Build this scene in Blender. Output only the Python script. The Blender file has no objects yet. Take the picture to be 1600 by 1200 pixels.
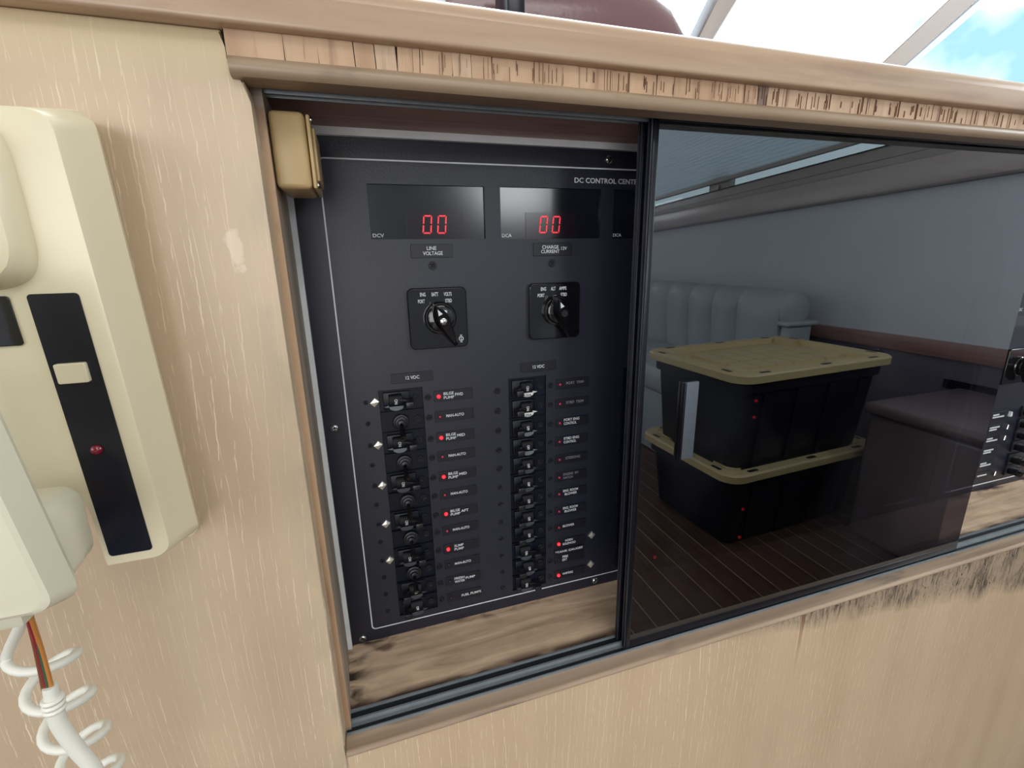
import bpy, bmesh, math, random
from mathutils import Vector, Matrix
random.seed(7)
PI = math.pi
S = bpy.context.scene
COL = S.collection

# ------------------------------------------------------------------ camera
FPX = 735.0
AX = Vector((0.9515, 0.0981, -0.2916)); AZ = Vector((-0.0188, 0.9646, 0.2629))
AX.normalize(); AZ = (AZ - AX * AZ.dot(AX)).normalized(); AY = AZ.cross(AX)
ROT = Matrix((AX, AY, AZ))                       # camera axes -> world
CAM = Vector((0, -0.40, 0))
cd = bpy.data.cameras.new('camera'); cam = bpy.data.objects.new('camera', cd); COL.objects.link(cam)
cd.sensor_width = 36; cd.lens = 36 * FPX / 1600; cd.clip_start = 0.01; cd.clip_end = 300
cam.matrix_world = Matrix.Translation(CAM) @ ROT.to_4x4()
S.camera = cam
def at(px, py, Y):                               # point of a photo pixel on the plane y = Y
    d = ROT @ Vector((px - 800, 600 - py, -FPX)); return CAM + d * ((Y - CAM.y) / d.y)

# ------------------------------------------------------------------ view, world, lights
S.view_settings.view_transform = 'Standard'; S.view_settings.look = 'None'
S.view_settings.gamma = 1; S.view_settings.use_curve_mapping = False
S.view_settings.exposure = 0.0
S.cycles.use_denoising = True
S.cycles.max_bounces = 10; S.cycles.transparent_max_bounces = 12
S.cycles.sample_clamp_indirect = 6
w = bpy.data.worlds.new('sky'); S.world = w; w.use_nodes = True
nt = w.node_tree; bg = nt.nodes['Background']
tc = nt.nodes.new('ShaderNodeTexCoord'); ns = nt.nodes.new('ShaderNodeTexNoise'); rp = nt.nodes.new('ShaderNodeValToRGB')
ns.inputs['Scale'].default_value = 3.2; ns.inputs['Detail'].default_value = 5
nt.links.new(tc.outputs['Generated'], ns.inputs['Vector']); nt.links.new(ns.outputs['Fac'], rp.inputs['Fac'])
rp.color_ramp.elements[0].position = 0.36; rp.color_ramp.elements[0].color = (0.20, 0.36, 0.41, 1)
rp.color_ramp.elements[1].position = 0.50; rp.color_ramp.elements[1].color = (0.74, 0.84, 0.90, 1)
nt.links.new(rp.outputs['Color'], bg.inputs['Color']); bg.inputs['Strength'].default_value = 2.5

def area(name, loc, target, sx, sy, power, color):
    l = bpy.data.lights.new(name, 'AREA'); l.shape = 'RECTANGLE'; l.size = sx; l.size_y = sy
    l.energy = power; l.color = color
    o = bpy.data.objects.new(name, l); COL.objects.link(o); o.location = loc
    o.rotation_euler = (Vector(target) - Vector(loc)).to_track_quat('-Z', 'Y').to_euler()
    return o
area('window_daylight', (-1.70, -1.95, 0.45), (0.3, -0.3, -0.2), 1.3, 0.75, 11.3, (1.0, 0.98, 0.95))
area('aft_fill', (-0.85, -3.9, -0.1), (0.8, 0.0, -0.1), 1.5, 1.8, 40, (1.0, 0.98, 0.96))  # added fill lamp behind the camera, brightens the cabin and soffit
area('windscreen_daylight', (0.9, 0.52, 0.85), (1.3, -1.8, -0.6), 2.2, 0.5, 26, (0.93, 0.98, 1.0))

area('panel_sheen_fill', (1.45, -4.22, 0.62), (0.3, 0.0, 0.0), 0.8, 0.45, 15, (0.97, 1.0, 1.0))  # added lamp whose soft reflection gives the upper panel its sheen
area('overhead_fill', (0.35, -1.15, 1.05), (0.35, -0.5, 0.0), 0.8, 0.6, 8.5, (1.0, 0.99, 0.97))  # added overhead fill to brighten the recess sill, no hatch modelled
area('right_side_fill', (2.15, -0.30, 0.60), (0.0, -0.35, -0.1), 0.7, 0.45, 11, (0.92, 0.97, 1.0))  # added fill from the unseen right side for the phone's chamfer

# ------------------------------------------------------------------ materials
def lin(c):
    return tuple(((v / 255) / 12.92 if v / 255 <= 0.04045 else ((v / 255 + 0.055) / 1.055) ** 2.4) for v in c) + (1,)
def mat(name, rgb, rough=0.5, metal=0.0, spec=0.5, bump=0, bscale=200, coat=0, emit=None, estr=0, var=0.0, vscale=8):
    m = bpy.data.materials.new(name); m.use_nodes = True; n = m.node_tree; b = n.nodes['Principled BSDF']
    b.inputs['Base Color'].default_value = lin(rgb); b.inputs['Roughness'].default_value = rough
    b.inputs['Metallic'].default_value = metal; b.inputs['Specular IOR Level'].default_value = spec
    b.inputs['Coat Weight'].default_value = coat; b.inputs['Coat Roughness'].default_value = 0.08
    if emit: b.inputs['Emission Color'].default_value = lin(emit); b.inputs['Emission Strength'].default_value = estr
    t = n.nodes.new('ShaderNodeTexCoord')
    z = n.nodes.new('ShaderNodeTexNoise'); z.inputs['Scale'].default_value = vscale; z.inputs['Detail'].default_value = 4
    n.links.new(t.outputs['Object'], z.inputs['Vector'])
    r = n.nodes.new('ShaderNodeMixRGB'); r.blend_type = 'MULTIPLY'; r.inputs['Fac'].default_value = max(var, 0.04)
    r.inputs['Color1'].default_value = lin(rgb); n.links.new(z.outputs['Fac'], r.inputs['Color2'])
    n.links.new(r.outputs['Color'], b.inputs['Base Color'])
    if bump:
        z2 = n.nodes.new('ShaderNodeTexNoise'); z2.inputs['Scale'].default_value = bscale; z2.inputs['Detail'].default_value = 3
        n.links.new(t.outputs['Object'], z2.inputs['Vector'])
        bp = n.nodes.new('ShaderNodeBump'); bp.inputs['Strength'].default_value = bump; bp.inputs['Distance'].default_value = 0.0004
        n.links.new(z2.outputs['Fac'], bp.inputs['Height']); n.links.new(bp.outputs['Normal'], b.inputs['Normal'])
    return m

class NT:                                        # small node helper
    def __init__(s, name):
        s.m = bpy.data.materials.new(name); s.m.use_nodes = True; s.t = s.m.node_tree
        s.b = s.t.nodes['Principled BSDF']; s.tc = s.t.nodes.new('ShaderNodeTexCoord')
    def link(s, a, b): s.t.links.new(a, b)
    def mapp(s, scale, loc=(0, 0, 0), rot=(0, 0, 0)):
        m = s.t.nodes.new('ShaderNodeMapping'); m.inputs['Scale'].default_value = scale
        m.inputs['Location'].default_value = loc; m.inputs['Rotation'].default_value = rot
        s.link(s.tc.outputs['Object'], m.inputs['Vector']); return m.outputs['Vector']
    def noise(s, vec, scale=1, detail=4, dist=0, rough=0.5):
        n = s.t.nodes.new('ShaderNodeTexNoise'); n.inputs['Scale'].default_value = scale; n.inputs['Detail'].default_value = detail
        n.inputs['Distortion'].default_value = dist; n.inputs['Roughness'].default_value = rough
        s.link(vec, n.inputs['Vector']); return n.outputs['Fac']
    def rng(s, v, a, b, c=0, d=1):
        n = s.t.nodes.new('ShaderNodeMapRange'); n.inputs['From Min'].default_value = a; n.inputs['From Max'].default_value = b
        n.inputs['To Min'].default_value = c; n.inputs['To Max'].default_value = d
        s.link(v, n.inputs['Value']); return n.outputs['Result']
    def math(s, op, a, b=0.0):
        n = s.t.nodes.new('ShaderNodeMath'); n.operation = op
        for i, v in enumerate((a, b)):
            if isinstance(v, (int, float)): n.inputs[i].default_value = v
            else: s.link(v, n.inputs[i])
        return n.outputs[0]
    def mix(s, fac, a, b):
        n = s.t.nodes.new('ShaderNodeMixRGB')
        for i, v in zip(('Fac', 'Color1', 'Color2'), (fac, a, b)):
            if isinstance(v, (int, float)): n.inputs[i].default_value = v
            elif isinstance(v, tuple): n.inputs[i].default_value = lin(v)
            else: s.link(v, n.inputs[i])
        return n.outputs[0]
    def xyz(s):
        n = s.t.nodes.new('ShaderNodeSeparateXYZ'); s.link(s.tc.outputs['Object'], n.inputs[0]); return n.outputs
    def done(s, col, rough=0.5, bump=None, dist=0.0003, strength=0.5):
        s.link(col, s.b.inputs['Base Color'])
        if isinstance(rough, float): s.b.inputs['Roughness'].default_value = rough
        else: s.link(rough, s.b.inputs['Roughness'])
        if bump is not None:
            bp = s.t.nodes.new('ShaderNodeBump'); bp.inputs['Distance'].default_value = dist; bp.inputs['Strength'].default_value = strength
            s.link(bump, bp.inputs['Height']); s.link(bp.outputs['Normal'], s.b.inputs['Normal'])
        return s.m

def veneer(name, base, dark, light, mildew=False, patch=False):
    n = NT(name)
    # slow warp of the grain, fine pale pores broken into dashes
    warp = n.noise(n.mapp((5, 5, 1.6)), 1, 2)
    v = n.t.nodes.new('ShaderNodeVectorMath'); v.operation = 'ADD'
    cmb = n.t.nodes.new('ShaderNodeCombineXYZ'); n.link(n.math('MULTIPLY', warp, 0.05), cmb.inputs[0])
    n.link(n.tc.outputs['Object'], v.inputs[0]); n.link(cmb.outputs[0], v.inputs[1])
    def mp(sc):
        m = n.t.nodes.new('ShaderNodeMapping'); m.inputs['Scale'].default_value = sc; n.link(v.outputs[0], m.inputs['Vector']); return m.outputs['Vector']
    def lines(pitch, slow, amp, wid, seed):      # wavy broken pore lines running up the veneer
        x = n.t.nodes.new('ShaderNodeSeparateXYZ'); n.link(n.tc.outputs['Object'], x.inputs[0])
        ph = n.math('ADD', n.math('MULTIPLY', x.outputs[0], 1 / pitch), n.math('MULTIPLY', n.noise(n.mapp(slow, seed), 1, 1), amp))
        ph = n.math('ADD', ph, n.math('MULTIPLY', n.noise(n.mapp((70, 70, 150), seed), 1, 3), 0.20))
        f = n.math('ABSOLUTE', n.math('SUBTRACT', n.math('FRACT', ph), 0.5))
        return n.math('MULTIPLY', n.rng(f, wid, wid * 0.3), n.rng(n.noise(n.mapp((110, 110, 75), seed), 1, 3), 0.44, 0.58, 0.0, 1))
    pores = n.math('MAXIMUM', lines(0.0082, (6, 6, 2.2), 7.0, 0.050, (3, 0, 1)), n.math('MULTIPLY', lines(0.0047, (7, 7, 2.0), 8.0, 0.055, (9, 0, 4)), 0.7))
    pores = n.math('MULTIPLY', pores, n.rng(n.noise(mp((14, 14, 4)), 1, 2), 0.35, 0.6, 0.35, 1))
    fine = n.noise(mp((260, 260, 14)), 1, 2, 0.3)
    broad = n.noise(mp((22, 22, 1.2)), 1, 3)
    tone = n.noise(n.mapp((6, 6, 5)), 1, 3)
    c = n.mix(n.rng(broad, 0.3, 0.7), base, dark)
    c = n.mix(n.rng(tone, 0.35, 0.75, 0, 0.5), c, tuple(min(255, int(k * 1.06)) for k in base))
    c = n.mix(n.math('MULTIPLY', pores, 0.8), c, light)
    X = n.xyz()
    if patch:                                    # worn lighter lacquer scar and grey rubbing near the edge
        d = n.t.nodes.new('ShaderNodeVectorMath'); d.operation = 'DISTANCE'
        mm = n.mapp((1, 0, 0.36), (0.0605, 0, -0.0022)); n.link(mm, d.inputs[0]); d.inputs[1].default_value = (0, 0, 0)
        sc = n.math('ADD', d.outputs['Value'], n.math('MULTIPLY', n.math('SUBTRACT', n.noise(n.mapp((150, 150, 150)), 1, 3), 0.5), 0.008))
        c = n.mix(n.rng(sc, 0.0045, 0.0032, 0, 0.75), c, (225, 205, 185))
        e = n.math('MULTIPLY', n.rng(X[0], -0.062, -0.046), n.rng(n.noise(n.mapp((60, 60, 25)), 1, 3), 0.4, 0.62))
        c = n.mix(n.math('MULTIPLY', e, 0.6), c, (176, 160, 138))
        t = n.math('MULTIPLY', n.rng(X[2], 0.083, 0.100), 0.75)
        c = n.mix(t, c, (198, 178, 142))
    if mildew:                                   # damp stain under the sill, growing to the right
        k = n.math('ADD', n.noise(n.mapp((420, 420, 60)), 1, 5, 0.3, 0.7), n.math('MULTIPLY', n.math('SUBTRACT', n.noise(n.mapp((38, 38, 22)), 1, 3), 0.5), 0.5))
        reach = n.rng(X[0], 0.24, 0.80, 0.002, 0.055)
        blob = n.math('MULTIPLY', n.noise(n.mapp((16, 16, 5)), 1, 3), n.rng(X[0], 0.2, 0.75, 0, 0.06))
        lim = n.math('SUBTRACT', -0.358, n.math('ADD', reach, n.math('SUBTRACT', blob, 0.016)))
        inside = n.rng(n.math('SUBTRACT', X[2], lim), -0.012, 0.010)
        inside = n.math('MULTIPLY', inside, n.rng(X[0], 0.24, 0.36))
        c = n.mix(n.math('MULTIPLY', inside, 0.60), c, (142, 128, 112))
        c = n.mix(n.math('MULTIPLY', inside, n.rng(k, 0.46, 0.64, 0, 0.9)), c, (74, 66, 62))
        spots = n.math('MULTIPLY', inside, n.rng(n.noise(n.mapp((420, 420, 260)), 1, 1), 0.70, 0.74))
        c = n.mix(spots, c, (40, 24, 22))
        drip = n.math('MULTIPLY', n.rng(n.noise(n.mapp((120, 120, 2.2)), 1, 1), 0.71, 0.75), n.rng(X[2], -0.44, -0.37, 0, 1))
        c = n.mix(n.math('MULTIPLY', drip, n.rng(X[0], 0.3, 0.4, 0, 0.55)), c, (120, 78, 45))
    return n.done(c, 0.38, fine, 0.00015, 0.35)

M = {}
M['veneer'] = veneer('limed_oak_veneer', (197, 174, 146), (183, 159, 133), (240, 222, 196), patch=True)
M['veneer_low'] = veneer('limed_oak_veneer_lower', (202, 177, 148), (188, 162, 132), (238, 218, 190), mildew=True)

def plainwood(name, base, dark, axis=0, grime=(70, 52, 44), g=0.5, rough=0.4, gs=(25, 60, 60)):
    n = NT(name)
    sc = [70, 70, 70]; sc[axis] = 4
    a = n.noise(n.mapp(tuple(sc)), 1, 5, 0.6)
    c = n.mix(n.rng(a, 0.3, 0.7), base, dark)
    k = n.noise(n.mapp(gs), 1, 5)
    c = n.mix(n.rng(k, 0.58, 0.74, 0, g), c, grime)
    return n.done(c, rough, a, 0.00025, 0.5)
M['ledge'] = plainwood('ledge_wood', (184, 157, 131), (160, 131, 107), g=0.45, grime=(120, 92, 78), rough=0.28, gs=(9, 30, 60))
M['nosing'] = plainwood('nosing_wood', (164, 142, 117), (136, 114, 93), g=0.5, rough=0.35)
M['endgrain'] = plainwood('end_grain', (196, 163, 132), (172, 138, 109), axis=2, grime=(120, 84, 62), g=0.5, rough=0.6, gs=(160, 60, 14))
M['endgrain2'] = plainwood('end_grain_pale', (202, 174, 146), (178, 148, 121), axis=2, grime=(120, 92, 76), g=0.6, rough=0.6, gs=(200, 60, 14))
M['endgrain3'] = plainwood('end_grain_grey', (150, 124, 106), (112, 96, 88), axis=2, grime=(60, 52, 52), g=0.7, rough=0.6, gs=(160, 60, 14))
M['crack'] = mat('crack_dark', (34, 24, 22), 0.9)
M['split'] = mat('split_brown', (120, 88, 70), 0.9)
M['jamb'] = plainwood('jamb_wood', (184, 168, 148), (150, 134, 118), axis=2, g=0.3, rough=0.5, gs=(40, 40, 12))
M['jambedge'] = plainwood('jamb_edge_ply', (200, 168, 134), (174, 140, 110), axis=2, g=0.4, rough=0.55, gs=(80, 80, 20))
M['soffit'] = plainwood('soffit_wood', (176, 144, 134), (142, 112, 104), g=0.4, rough=0.5)
M['sill_trim'] = plainwood('sill_trim_wood', (182, 160, 136), (146, 122, 102), g=0.75, grime=(92, 84, 80), rough=0.55, gs=(14, 60, 90))
def sillwood():
    n = NT('raw_sill_wood'); X = n.xyz()
    a = n.noise(n.mapp((9, 85, 60)), 1, 6, 0.8)
    c = n.mix(n.rng(a, 0.32, 0.68), (232, 204, 174), (184, 156, 130))
    g = n.noise(n.mapp((34, 70, 30)), 1, 5, 0.5)
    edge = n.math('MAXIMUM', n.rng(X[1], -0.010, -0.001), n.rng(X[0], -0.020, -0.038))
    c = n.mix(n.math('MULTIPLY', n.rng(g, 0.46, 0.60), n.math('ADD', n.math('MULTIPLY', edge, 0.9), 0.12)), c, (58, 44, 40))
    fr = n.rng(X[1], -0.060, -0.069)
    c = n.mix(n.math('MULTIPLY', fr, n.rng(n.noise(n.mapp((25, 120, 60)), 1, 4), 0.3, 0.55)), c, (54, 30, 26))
    d = n.t.nodes.new('ShaderNodeVectorMath'); d.operation = 'DISTANCE'
    n.link(n.mapp((0.5, 1, 0), (0.006, 0.012, 0)), d.inputs[0]); d.inputs[1].default_value = (0, 0, 0)
    st = n.math('ADD', d.outputs['Value'], n.math('MULTIPLY', n.noise(n.mapp((60, 160, 1)), 1, 4), 0.012))
    c = n.mix(n.rng(st, 0.0125, 0.0085, 0, 0.75), c, (70, 32, 28))
    return n.done(c, 0.7, a, 0.0006, 0.8)
M['sill'] = sillwood()
M['alu'] = mat('track_aluminium', (150, 158, 164), 0.42, 0.45, var=0.35, vscale=60)
M['alu_dark'] = mat('track_dark', (40, 44, 50), 0.5, 0.4, var=0.3)
M['white'] = mat('white_board', (240, 244, 246), 0.6, var=0.25, vscale=60)
M['trim_black'] = mat('door_frame_black', (14, 17, 28), 0.28, 0.2, var=0.3)
M['trim_edge'] = mat('door_frame_edge', (92, 94, 104), 0.35, 0.7, var=0.5, vscale=50)
def panelmat():
    n = NT('panel_textured_black')
    a = n.noise(n.mapp((1, 1, 1)), 620, 2); b = n.noise(n.mapp((1, 1, 1)), 1500, 1)
    h = n.math('ADD', a, n.math('MULTIPLY', b, 0.5))
    c = n.mix(n.noise(n.mapp((1, 1, 1)), 9, 3), (22, 25, 38), (29, 32, 46))
    n.b.inputs['Specular IOR Level'].default_value = 0.6
    return n.done(c, 0.42, h, 0.0005, 0.28)
M['panel'] = panelmat()
M['black_plate'] = mat('black_label_plastic', (18, 20, 30), 0.42, bump=0.1)
M['black_gloss'] = mat('black_glossy_plastic', (14, 14, 18), 0.10, spec=0.7)
M['black_soft'] = mat('black_plastic', (24, 25, 32), 0.35)
M['breaker'] = mat('breaker_strip_black', (9, 15, 28), 0.38, spec=0.3)
M['drum'] = mat('breaker_drum_black', (10, 12, 18), 0.5, spec=0.25)
M['recess'] = mat('meter_window_smoke', (16, 20, 28), 0.16, spec=0.6, var=0.3)
M['print'] = mat('white_print', (214, 218, 222), 0.6)
M['print_grey'] = mat('faded_print', (120, 122, 128), 0.6)
M['screw'] = mat('blackened_screw', (40, 41, 50), 0.35, 0.6)
M['screw_dark'] = mat('screw_recess', (7, 7, 10), 0.7)
M['chrome'] = mat('chrome', (205, 205, 205), 0.14, 1.0)
M['jewel'] = mat('mirror_jewel', (236, 232, 220), 0.28, 0.75)
M['crescent'] = mat('breaker_lens_grey', (104, 112, 118), 0.35)
M['crescent_w'] = mat('breaker_lens_white', (222, 226, 222), 0.35)
M['crescent_d'] = mat('breaker_lens_dark', (62, 66, 74), 0.35)
M['led_on'] = mat('led_lit', (255, 40, 50), 0.3, emit=(255, 34, 42), estr=2.6)
M['led_off'] = mat('led_dim', (110, 24, 48), 0.25, emit=(200, 36, 80), estr=0.40)
M['led_dead'] = mat('led_dark', (30, 24, 34), 0.25)
M['digit'] = mat('digit_red', (255, 60, 70), 0.4, emit=(255, 36, 60), estr=1.0)
M['cream'] = mat('cream_plastic', (226, 215, 184), 0.30, var=0.06, coat=0.15)
M['cream_light'] = mat('cream_handset_plastic', (224, 218, 194), 0.32, var=0.06)
M['cord'] = mat('white_cord_vinyl', (232, 230, 218), 0.35)
M['navy'] = mat('black_insert', (12, 16, 32), 0.25)
M['ruby'] = mat('ruby_lens', (120, 8, 36), 0.08, spec=0.9)
M['beige'] = mat('beige_box_plastic', (196, 168, 118), 0.38, var=0.12, vscale=25)
for k, c in dict(brown=(120, 70, 48), red=(140, 40, 48), green=(50, 92, 66), orange=(186, 122, 60)).items(): M['wire_' + k] = mat('wire_' + k, c, 0.4)
M['leather'] = mat('brown_vinyl', (112, 84, 88), 0.22, bump=0.35, bscale=260, var=0.1)
M['grey_leather'] = mat('grey_leather', (176, 184, 192), 0.42, bump=0.3, bscale=160, var=0.15)
M['ottoman'] = mat('mauve_brown_vinyl', (112, 98, 100), 0.32, bump=0.2, bscale=200, var=0.15)
M['wall'] = mat('grey_wall_fabric', (205, 208, 216), 0.9, bump=0.3, bscale=300, var=0.08)
M['rail'] = plainwood('rail_wood', (150, 112, 104), (126, 92, 86), axis=1, g=0.2, rough=0.35)
M['lowcab'] = mat('low_cabinet_mauve', (104, 98, 112), 0.5, var=0.1)
M['ledge2'] = mat('window_ledge_vinyl', (182, 170, 168), 0.3, var=0.06)
M['wframe'] = mat('window_frame_taupe', (158, 150, 146), 0.45, var=0.0)
M['ceiling'] = mat('headliner', (214, 210, 202), 0.9)
M['plank'] = plainwood('sole_teak', (92, 66, 54), (70, 48, 40), axis=1, g=0.2, rough=0.35)
M['holly'] = mat('sole_holly_strip', (168, 146, 124), 0.4)
M['tote_black'] = mat('tote_black_plastic', (16, 21, 36), 0.42, bump=0.15, bscale=500)
M['tote_yellow'] = mat('tote_yellow_plastic', (206, 184, 138), 0.42, bump=0.2, bscale=500, var=0.06)
M['shade'] = None
n = NT('pleated_shade_fabric'); tr = n.t.nodes.new('ShaderNodeBsdfTranslucent'); tr.inputs['Color'].default_value = lin((238, 243, 246))
n.b.inputs['Base Color'].default_value = lin((226, 231, 235)); n.b.inputs['Roughness'].default_value = 0.8
mx = n.t.nodes.new('ShaderNodeMixShader'); mx.inputs[0].default_value = 0.5
n.link(n.b.outputs[0], mx.inputs[1]); n.link(tr.outputs[0], mx.inputs[2]); n.link(mx.outputs[0], n.t.nodes['Material Output'].inputs[0])
M['shade'] = n.m
def glassmat(name, tint, ior, smudge=False):     # smoked pane: fresnel reflection over a dark tinted see-through
    n = NT(name); t = n.t
    fr = t.nodes.new('ShaderNodeFresnel'); fr.inputs['IOR'].default_value = ior
    ge = t.nodes.new('ShaderNodeNewGeometry')
    inv = n.math('SUBTRACT', 1.0, ge.outputs['Backfacing'])
    f = n.math('MULTIPLY', fr.outputs[0], inv)
    tp = t.nodes.new('ShaderNodeBsdfTransparent'); tp.inputs[0].default_value = tint + (1,)
    gl = t.nodes.new('ShaderNodeBsdfGlossy'); gl.inputs['Roughness'].default_value = 0.0; gl.inputs['Color'].default_value = (0.90, 0.96, 1.0, 1)
    m = t.nodes.new('ShaderNodeMixShader'); n.link(f, m.inputs[0]); n.link(tp.outputs[0], m.inputs[1]); n.link(gl.outputs[0], m.inputs[2])
    out = m.outputs[0]
    if smudge:                                   # thin film of grease: faint milky rings and wipes
        df = t.nodes.new('ShaderNodeBsdfDiffuse'); df.inputs[0].default_value = (0.5, 0.55, 0.65, 1)
        m2 = t.nodes.new('ShaderNodeMixShader')
        nz = n.rng(n.noise(n.mapp((7, 1, 5)), 1, 4), 0.45, 0.8, 0.0, 0.02)
        ring = None
        for cx, cz, r in ((0.60, -0.005, 0.021), (0.575, -0.075, 0.021)):
            d = t.nodes.new('ShaderNodeVectorMath'); d.operation = 'DISTANCE'; n.link(n.mapp((1, 0, 1), (-cx, 0, -cz)), d.inputs[0]); d.inputs[1].default_value = (0, 0, 0)
            q = n.rng(n.math('ABSOLUTE', n.math('SUBTRACT', d.outputs['Value'], r)), 0.0012, 0.0, 0, 0.03)
            ring = q if ring is None else n.math('ADD', ring, q)
        ring = n.math('MULTIPLY', ring, n.rng(n.noise(n.mapp((40, 1, 40)), 1, 2), 0.4, 0.7))
        n.link(n.math('MULTIPLY', n.math('ADD', nz, ring), inv), m2.inputs[0]); n.link(out, m2.inputs[1]); n.link(df.outputs[0], m2.inputs[2]); out = m2.outputs[0]
    n.link(out, t.nodes['Material Output'].inputs[0]); return n.m
M['smoke'] = glassmat('smoked_glass', (0.36, 0.34, 0.38), 2.15, True)
M['smoke2'] = glassmat('smoked_glass_rear', (0.62, 0.60, 0.64), 1.3)
M['clear'] = glassmat('clear_window_glass', (0.95, 0.98, 0.98), 1.45)

# ------------------------------------------------------------------ mesh helpers
def new_obj(name, me, m=None, parent=None):
    o = bpy.data.objects.new(name, me); COL.objects.link(o)
    if m is not None and me is not None and len(me.materials) == 0: me.materials.append(M[m] if isinstance(m, str) else m)
    if parent: o.parent = parent
    return o
def bm_obj(name, bm, m, parent=None, smooth=False, angle=40):
    bmesh.ops.recalc_face_normals(bm, faces=bm.faces)
    me = bpy.data.meshes.new(name); bm.to_mesh(me); bm.free()
    if smooth:
        me.shade_smooth()
        try: me.set_sharp_from_angle(angle=math.radians(angle))
        except Exception: pass
    return new_obj(name, me, m, parent)
def add_box(bm, x0, x1, y0, y1, z0, z1):
    v = [bm.verts.new((x, y, z)) for x in (x0, x1) for y in (y0, y1) for z in (z0, z1)]
    for f in ((0, 1, 3, 2), (4, 6, 7, 5), (0, 4, 5, 1), (2, 3, 7, 6), (0, 2, 6, 4), (1, 5, 7, 3)): bm.faces.new([v[i] for i in f])
    return v
def rbox(name, x0, x1, y0, y1, z0, z1, m, parent=None, r=0.0, seg=2, taper=None):
    bm = bmesh.new(); vs = add_box(bm, x0, x1, y0, y1, z0, z1)
    if taper: taper(vs)
    if r: bmesh.ops.bevel(bm, geom=bm.edges[:], offset=r, segments=seg, affect='EDGES', profile=0.5)
    return bm_obj(name, bm, m, parent, smooth=bool(r))
def prism(name, pts, a0, a1, axis, m, parent=None, r=0, seg=2, smooth=False):
    """polygon pts swept along an axis; pts are the two other coordinates in x,y,z order"""
    bm = bmesh.new()
    def P(p, a): q = list(p); q.insert(axis, a); return q
    A = [bm.verts.new(P(p, a0)) for p in pts]; B = [bm.verts.new(P(p, a1)) for p in pts]
    bm.faces.new(A); bm.faces.new(B[::-1]); k = len(pts)
    for i in range(k): bm.faces.new((A[i], B[i], B[(i + 1) % k], A[(i + 1) % k]))
    if r: bmesh.ops.bevel(bm, geom=bm.edges[:], offset=r, segments=seg, affect='EDGES', profile=0.5)
    return bm_obj(name, bm, m, parent, smooth=smooth or bool(r), angle=35)
def rrect(x0, x1, z0, z1, r, n=5):
    out = []
    for cx, cz, a in ((x1 - r, z1 - r, 0), (x0 + r, z1 - r, 90), (x0 + r, z0 + r, 180), (x1 - r, z0 + r, 270)):
        for i in range(n + 1):
            t = math.radians(a + 90 * i / n); out.append((cx + r * math.cos(t), cz + r * math.sin(t)))
    return out
def circ(cx, cz, r, n=24): return [(cx + r * math.cos(2 * PI * i / n), cz + r * math.sin(2 * PI * i / n)) for i in range(n)]
def curve_mesh(cu):
    o = bpy.data.objects.new('tmp', cu); COL.objects.link(o)
    me = bpy.data.meshes.new_from_object(o.evaluated_get(bpy.context.evaluated_depsgraph_get()))
    bpy.data.objects.remove(o); bpy.data.curves.remove(cu); return me
def plate(name, loops, y0, y1, m, parent=None, bev=0):
    """flat shape with holes in the xz plane, from depth y0 (back) to y1 (front, smaller y)"""
    cu = bpy.data.curves.new('c', 'CURVE'); cu.dimensions = '2D'; cu.fill_mode = 'BOTH'
    cu.extrude = max(abs(y0 - y1) / 2 - bev, 1e-5); cu.bevel_depth = bev; cu.bevel_resolution = 1; cu.offset = -bev
    for lp in loops:
        s = cu.splines.new('POLY'); s.points.add(len(lp) - 1); s.use_cyclic_u = True
        for p, q in zip(s.points, lp): p.co = (q[0], q[1], 0, 1)
    me = curve_mesh(cu); ym = (y0 + y1) / 2
    for v in me.vertices: v.co = (v.co.x, ym - v.co.z, v.co.y)
    me.name = name; me.materials.clear()
    return new_obj(name, me, m, parent)
FONT = None
def text_mesh(s, depth=0.0001):
    cu = bpy.data.curves.new('t', 'FONT'); cu.body = s; cu.size = 1; cu.extrude = 0; cu.resolution_u = 3
    cu.offset = 0.016
    return curve_mesh(cu)
def text(s, x0, x1, zc, h, y, parent, m='print', rot=0, name='lettering', slope=0):
    """lettering fitted between x0 and x1, cap height h, centred on zc, facing -y"""
    me = text_mesh(s); vs = me.vertices
    if not len(vs): return None
    ax, bx = min(v.co.x for v in vs), max(v.co.x for v in vs); az, bz = min(v.co.y for v in vs), max(v.co.y for v in vs)
    cx = (x0 + x1) / 2; sx = (x1 - x0) / (bx - ax); sz = h / (bz - az); c, sn = math.cos(rot), math.sin(rot)
    for v in vs:
        u = (v.co.x - (ax + bx) / 2) * sx; t = (v.co.y - (az + bz) / 2) * sz
        v.co = (cx + u * c - t * sn, y, zc + u * sn + t * c + slope * u)
    me.materials.clear(); me.name = name
    return new_obj(name, me, m, parent)
def lathe(name, prof, m, parent=None, n=24, loc=(0, 0, 0), axis='y'):
    """prof: (radius, along) ; axis y: along = -y outward"""
    bm = bmesh.new(); rings = []
    for r, a in prof:
        ring = []
        for i in range(n):
            t = 2 * PI * i / n; u, v = r * math.cos(t), r * math.sin(t)
            ring.append(bm.verts.new((loc[0] + u, loc[1] - a, loc[2] + v) if axis == 'y' else (loc[0] + a, loc[1] + u, loc[2] + v) if axis == 'x' else (loc[0] + u, loc[1] + v, loc[2] + a)))
        rings.append(ring)
    for A, B in zip(rings, rings[1:]):
        for i in range(n): bm.faces.new((A[i], A[(i + 1) % n], B[(i + 1) % n], B[i]))
    bm.faces.new(rings[0]); bm.faces.new(rings[-1][::-1])
    return bm_obj(name, bm, m, parent, smooth=True)
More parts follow.
